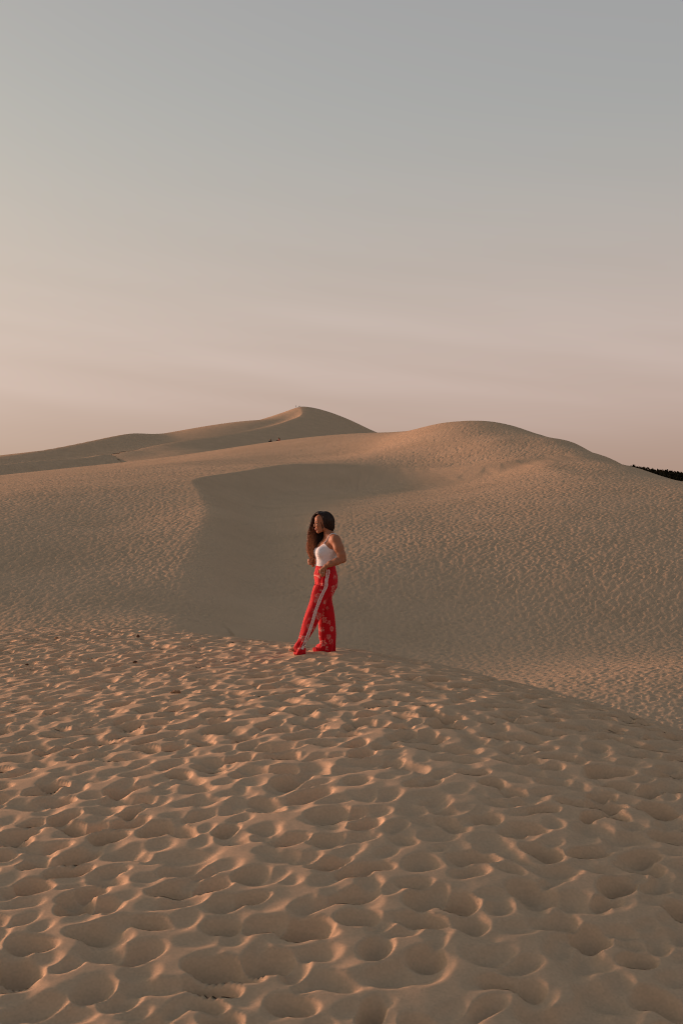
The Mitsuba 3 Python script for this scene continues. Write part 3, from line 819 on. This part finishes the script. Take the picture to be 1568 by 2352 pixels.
def small_person(name, pose, where, face, colours, label, group=None):
    h = 0.022
    B, S, L, H = (Field([-0.55, -0.65, -0.25], [0.55, 0.65, 1.85], h) for _ in range(4))
    if pose == 'standing':
        B.chain([((0, 0, 1.50), 0.05), ((0, 0, 1.40), 0.06), ((0, 0, 1.0), 0.12)], 0.03)
        B.ball((0, 0.01, 1.62), (0.078, 0.092, 0.115), 0.02)
        for q in (-1, 1):
            B.chain([((q * 0.17, 0, 1.40), 0.05), ((q * 0.24, -0.02, 1.13), 0.042), ((q * 0.22, 0.10, 0.90), 0.034), ((q * 0.21, 0.13, 0.80), 0.03)], 0.03)
            L.chain([((q * 0.09, 0, 0.95), 0.10), ((q * 0.10, 0.04 * q, 0.50), 0.066), ((q * 0.11, 0.07 * q, 0.10), 0.048)], 0.03)
            B.bone((q * 0.11, 0.07 * q, 0.05), (q * 0.12, 0.07 * q + 0.13, 0.035), 0.042, 0.034, 0.03)
            S.chain([((q * 0.05, 0, 1.42), 0.075), ((q * 0.17, 0, 1.39), 0.066), ((q * 0.22, -0.01, 1.20), 0.058)], 0.03)
        S.chain([((0, 0, 1.36), 0.145), ((0, 0, 1.15), 0.135), ((0, 0, 0.95), 0.145)], 0.04)
        H.ball((0, -0.015, 1.655), (0.088, 0.100, 0.095), 0.02)
    else:
        B.chain([((0, 0.03, 0.62), 0.05), ((0, 0.0, 0.52), 0.06), ((0, -0.06, 0.15), 0.12)], 0.03)
        B.ball((0, 0.05, 0.745), (0.078, 0.092, 0.115), 0.02)
        for q in (-1, 1):
            B.chain([((q * 0.17, 0, 0.52), 0.05), ((q * 0.25, 0.12, 0.32), 0.042), ((q * 0.10, 0.36, 0.34), 0.034)], 0.03)
            L.chain([((q * 0.10, -0.05, 0.11), 0.11), ((q * 0.15, 0.36, 0.42), 0.066), ((q * 0.12, 0.50, 0.06), 0.048)], 0.03)
            B.bone((q * 0.12, 0.50, 0.04), (q * 0.12, 0.60, 0.03), 0.042, 0.034, 0.03)
            S.chain([((q * 0.05, 0, 0.54), 0.080), ((q * 0.17, 0, 0.51), 0.070), ((q * 0.24, 0.09, 0.37), 0.058)], 0.03)
        S.chain([((0, 0.0, 0.48), 0.15), ((0, -0.04, 0.25), 0.15), ((0, -0.06, 0.10), 0.17)], 0.04)
        H.ball((0, 0.03, 0.785), (0.092, 0.104, 0.100), 0.02)
        H.bone((0, -0.03, 0.76), (0, -0.08, 0.60), 0.07, 0.05, 0.03)
    B.f = smin(B.f, smin(L.f, S.f, 0.01) + 0.016, 0.01)
    z = float(ground_height(where[0], where[1])[0])
    to = T().translate([where[0], where[1], z - 0.02]).rotate([0, 0, 1], face)
    skin, top, legs, hair_ = colours
    labels[name] = {'label': label, 'category': 'person'}
    if group:
        labels[name]['group'] = group
    put(name + '__body', B.mesh(), flat(skin), to)
    put(name + '__top', S.mesh(), flat(top), to)
    put(name + '__trousers', L.mesh(), flat(legs), to)
    put(name + '__hair', H.mesh(), flat(hair_), to)


def crest_spot(u, ys, sunk=0.0):
    """Where, along the sight line through column u, the ground stands highest against the sky."""
    y = np.linspace(*ys, 1500)
    x = (u - 784) / FPX * y
    z = ground_height(x, y)
    i = int(np.argmax((z - EYE) / y))
    if sunk:                                       # a little down the far side of that crest
        line = EYE + (z[i] - EYE) / y[i] * y - z
        i += int(np.argmax(line[i:] > sunk))
    return x[i], y[i]


tan_skin = (0.30, 0.15, 0.09)
small_person('person_001', 'standing', crest_spot(679, (640, 800)), 70, ((0.10, 0.05, 0.03), (0.012, 0.009, 0.007), (0.014, 0.011, 0.008), (0.008, 0.006, 0.005)), 'tiny standing person in dark clothes on the far peak, left of a seated one')
small_person('person_002', 'seated', crest_spot(687.5, (640, 800)), 60, ((0.10, 0.05, 0.03), (0.03, 0.016, 0.008), (0.014, 0.011, 0.008), (0.008, 0.006, 0.005)), 'tiny person sitting on the far peak, right of the standing one')
small_person('person_003', 'seated', crest_spot(621, (120, 235), 0.36), 165, (tan_skin, (0.012, 0.011, 0.012), (0.015, 0.014, 0.016), (0.03, 0.015, 0.01)), 'person in black clothes sitting behind the middle dune ridge')
small_person('person_004', 'seated', crest_spot(641, (120, 235), 0.36), 110, (tan_skin, (0.30, 0.03, 0.02), (0.05, 0.02, 0.02), (0.012, 0.010, 0.009)), 'dark-haired person in a red top sitting behind the middle dune ridge')

# ------------------------------------------------------------------ forest beyond the dune on the right
rng = np.random.default_rng(21)


def forest_colour(p, n, uv):
    return mikit.mix((0.016, 0.015, 0.010), (0.040, 0.034, 0.020), mikit.noise(p.x * 0.12, p.y * 0.12, p.z * 0.3))


scene['pine_leaf'] = {'type': 'diffuse', 'reflectance': mikit.proc(forest_colour)}


def hill_height(x, y):
    """The wooded hill: a long back that falls gently to the right."""
    u = 784 + x / y * FPX
    top = np.interp(u, [1250, 1400, 1460, 1568, 1700, 2000, 2600], [1076, 1080, 1083, 1097, 1112, 1140, 1172])
    z = EYE + (1176 - top) / FPX * 1500
    return -6 + (z + 2) * np.exp(-((y - 1500) / 420.0) ** 2) * sstep(1050, 1300, u) * sstep(3400, 2300, u)


gx, gy = np.meshgrid(np.linspace(60, 1500, 120), np.linspace(900, 2300, 80), indexing='ij')
gz = hill_height(gx, gy) - 1.0
k_ = np.arange(119)[:, None] * 80 + np.arange(79)[None]
k_ = k_.ravel()
put('wooded_hill', (np.stack([gx, gy, gz], -1).reshape(-1, 3), np.vstack([np.stack([k_, k_ + 80, k_ + 81], 1), np.stack([k_, k_ + 81, k_ + 1], 1)])), 'pine_leaf')
labels['wooded_hill'] = {'label': 'dark wooded hill far behind the dunes', 'category': 'hill', 'kind': 'structure'}
crown = trimesh.creation.icosphere(1, 1.0)
cv, cf = [], []
n_leaf = 60
for k in range(1500):
    y = rng.uniform(1080, 1560)
    x = (rng.uniform(1400, 1900) - 784) / FPX * y
    z = hill_height(np.array([x]), np.array([y]))[0]
    H_, R_ = rng.uniform(6, 11), rng.uniform(2.2, 4.2)
    d = rng.normal(0, 1, (n_leaf, 3))
    d /= np.linalg.norm(d, axis=1, keepdims=True)
    c = d * [R_, R_, 0.42 * H_] * rng.uniform(0.55, 1.0, (n_leaf, 1)) + [x, y, z + 0.58 * H_]
    a, b = rng.normal(0, 1, (2, n_leaf, 3)) * 0.9
    cv.append(np.stack([c + a, c + b, c - a - b], 1).reshape(-1, 3))
    stem = np.array([[x - 0.25, y, z - 1], [x + 0.25, y, z - 1], [x, y, z + 0.7 * H_]])
    cv.append(stem)
cv = np.vstack(cv)
scene['pine_forest'] = mikit.ply((cv, np.arange(len(cv)).reshape(-1, 3)), 'pine_needle', smooth=False)
scene['pine_needle'] = {'type': 'twosided', 'bsdf': {'type': 'diffuse', 'reflectance': mikit.proc(forest_colour)}}
labels['pine_forest'] = {'label': 'dark far-off pine forest behind the right shoulder of the dune', 'category': 'forest', 'kind': 'stuff'}

# ------------------------------------------------------------------ small things lying on the trampled sand
def lump(size, seed, flatness=0.6):
    m = trimesh.creation.icosphere(3, 1.0)
    v = m.vertices * (1 + 0.7 * (meshkit.fbm(m.vertices * 2.2 + seed * 7.3, 3, seed) - 0.5)[:, None])
    return v * [size, size * 0.8, size * flatness], m.faces


scene['dark_clod'] = {'type': 'diffuse', 'reflectance': {'type': 'rgb', 'value': [0.10, 0.06, 0.042]}}
scene['crumbled_sand'] = {'type': 'diffuse', 'reflectance': {'type': 'rgb', 'value': [0.34, 0.20, 0.12]}}


def lies_at(u, v):
    """The spot of the foreground sand seen at (u, v)."""
    y = np.linspace(5, 23, 2400)
    x = (u - 784) / FPX * y
    z = ground_height(x, y)
    i = int(np.argmax((z - EYE) / y >= -(v - 1176) / FPX))
    return x[i], y[i], z[i]


CLODS = [((317, 1464), 'driftwood_chip', 0.024, 1.3, 'dark_clod', 'dark upright chip lying on the sand near the left crest', 'driftwood'),
         ((310, 1521), 'bark_scrap', 0.028, 0.4, 'dark_clod', 'flat dark scrap in a footprint below the upright chip', 'bark'),
         ((130, 1466), 'sand_clod', 0.035, 0.5, 'crumbled_sand', 'reddish clod on the sand near the left picture edge', 'clod'),
         ((62, 1527), 'bark_scrap_001', 0.026, 0.35, 'dark_clod', 'dark scrap in a hollow, leftmost of the scraps', 'bark'),
         ((402, 1592), 'sand_clod_001', 0.030, 0.7, 'crumbled_sand', 'crumbled reddish clod in the sand left of centre, the nearest one', 'clod')]
for n_, ((u, v), key, size, fl, m_, lab, cat) in enumerate(CLODS):
    p = lies_at(u, v)
    vv, ff = lump(size, n_ + 1, fl)
    if key == 'sand_clod_001':
        parts_ = [(lump(0.022 * rng.uniform(0.5, 1), 30 + j, 0.8), rng.normal(0, 0.018, 2)) for j in range(7)]
        vv, ff = join((vv, ff), *[((q[0] + [o[0], o[1], 0]), q[1]) for q, o in parts_])
    put(key, (vv, ff), m_, T().translate([p[0], p[1], float(p[2]) + 0.3 * size * fl]).rotate([0, 0, 1], 40 * n_))
    labels[key] = {'label': lab, 'category': cat}
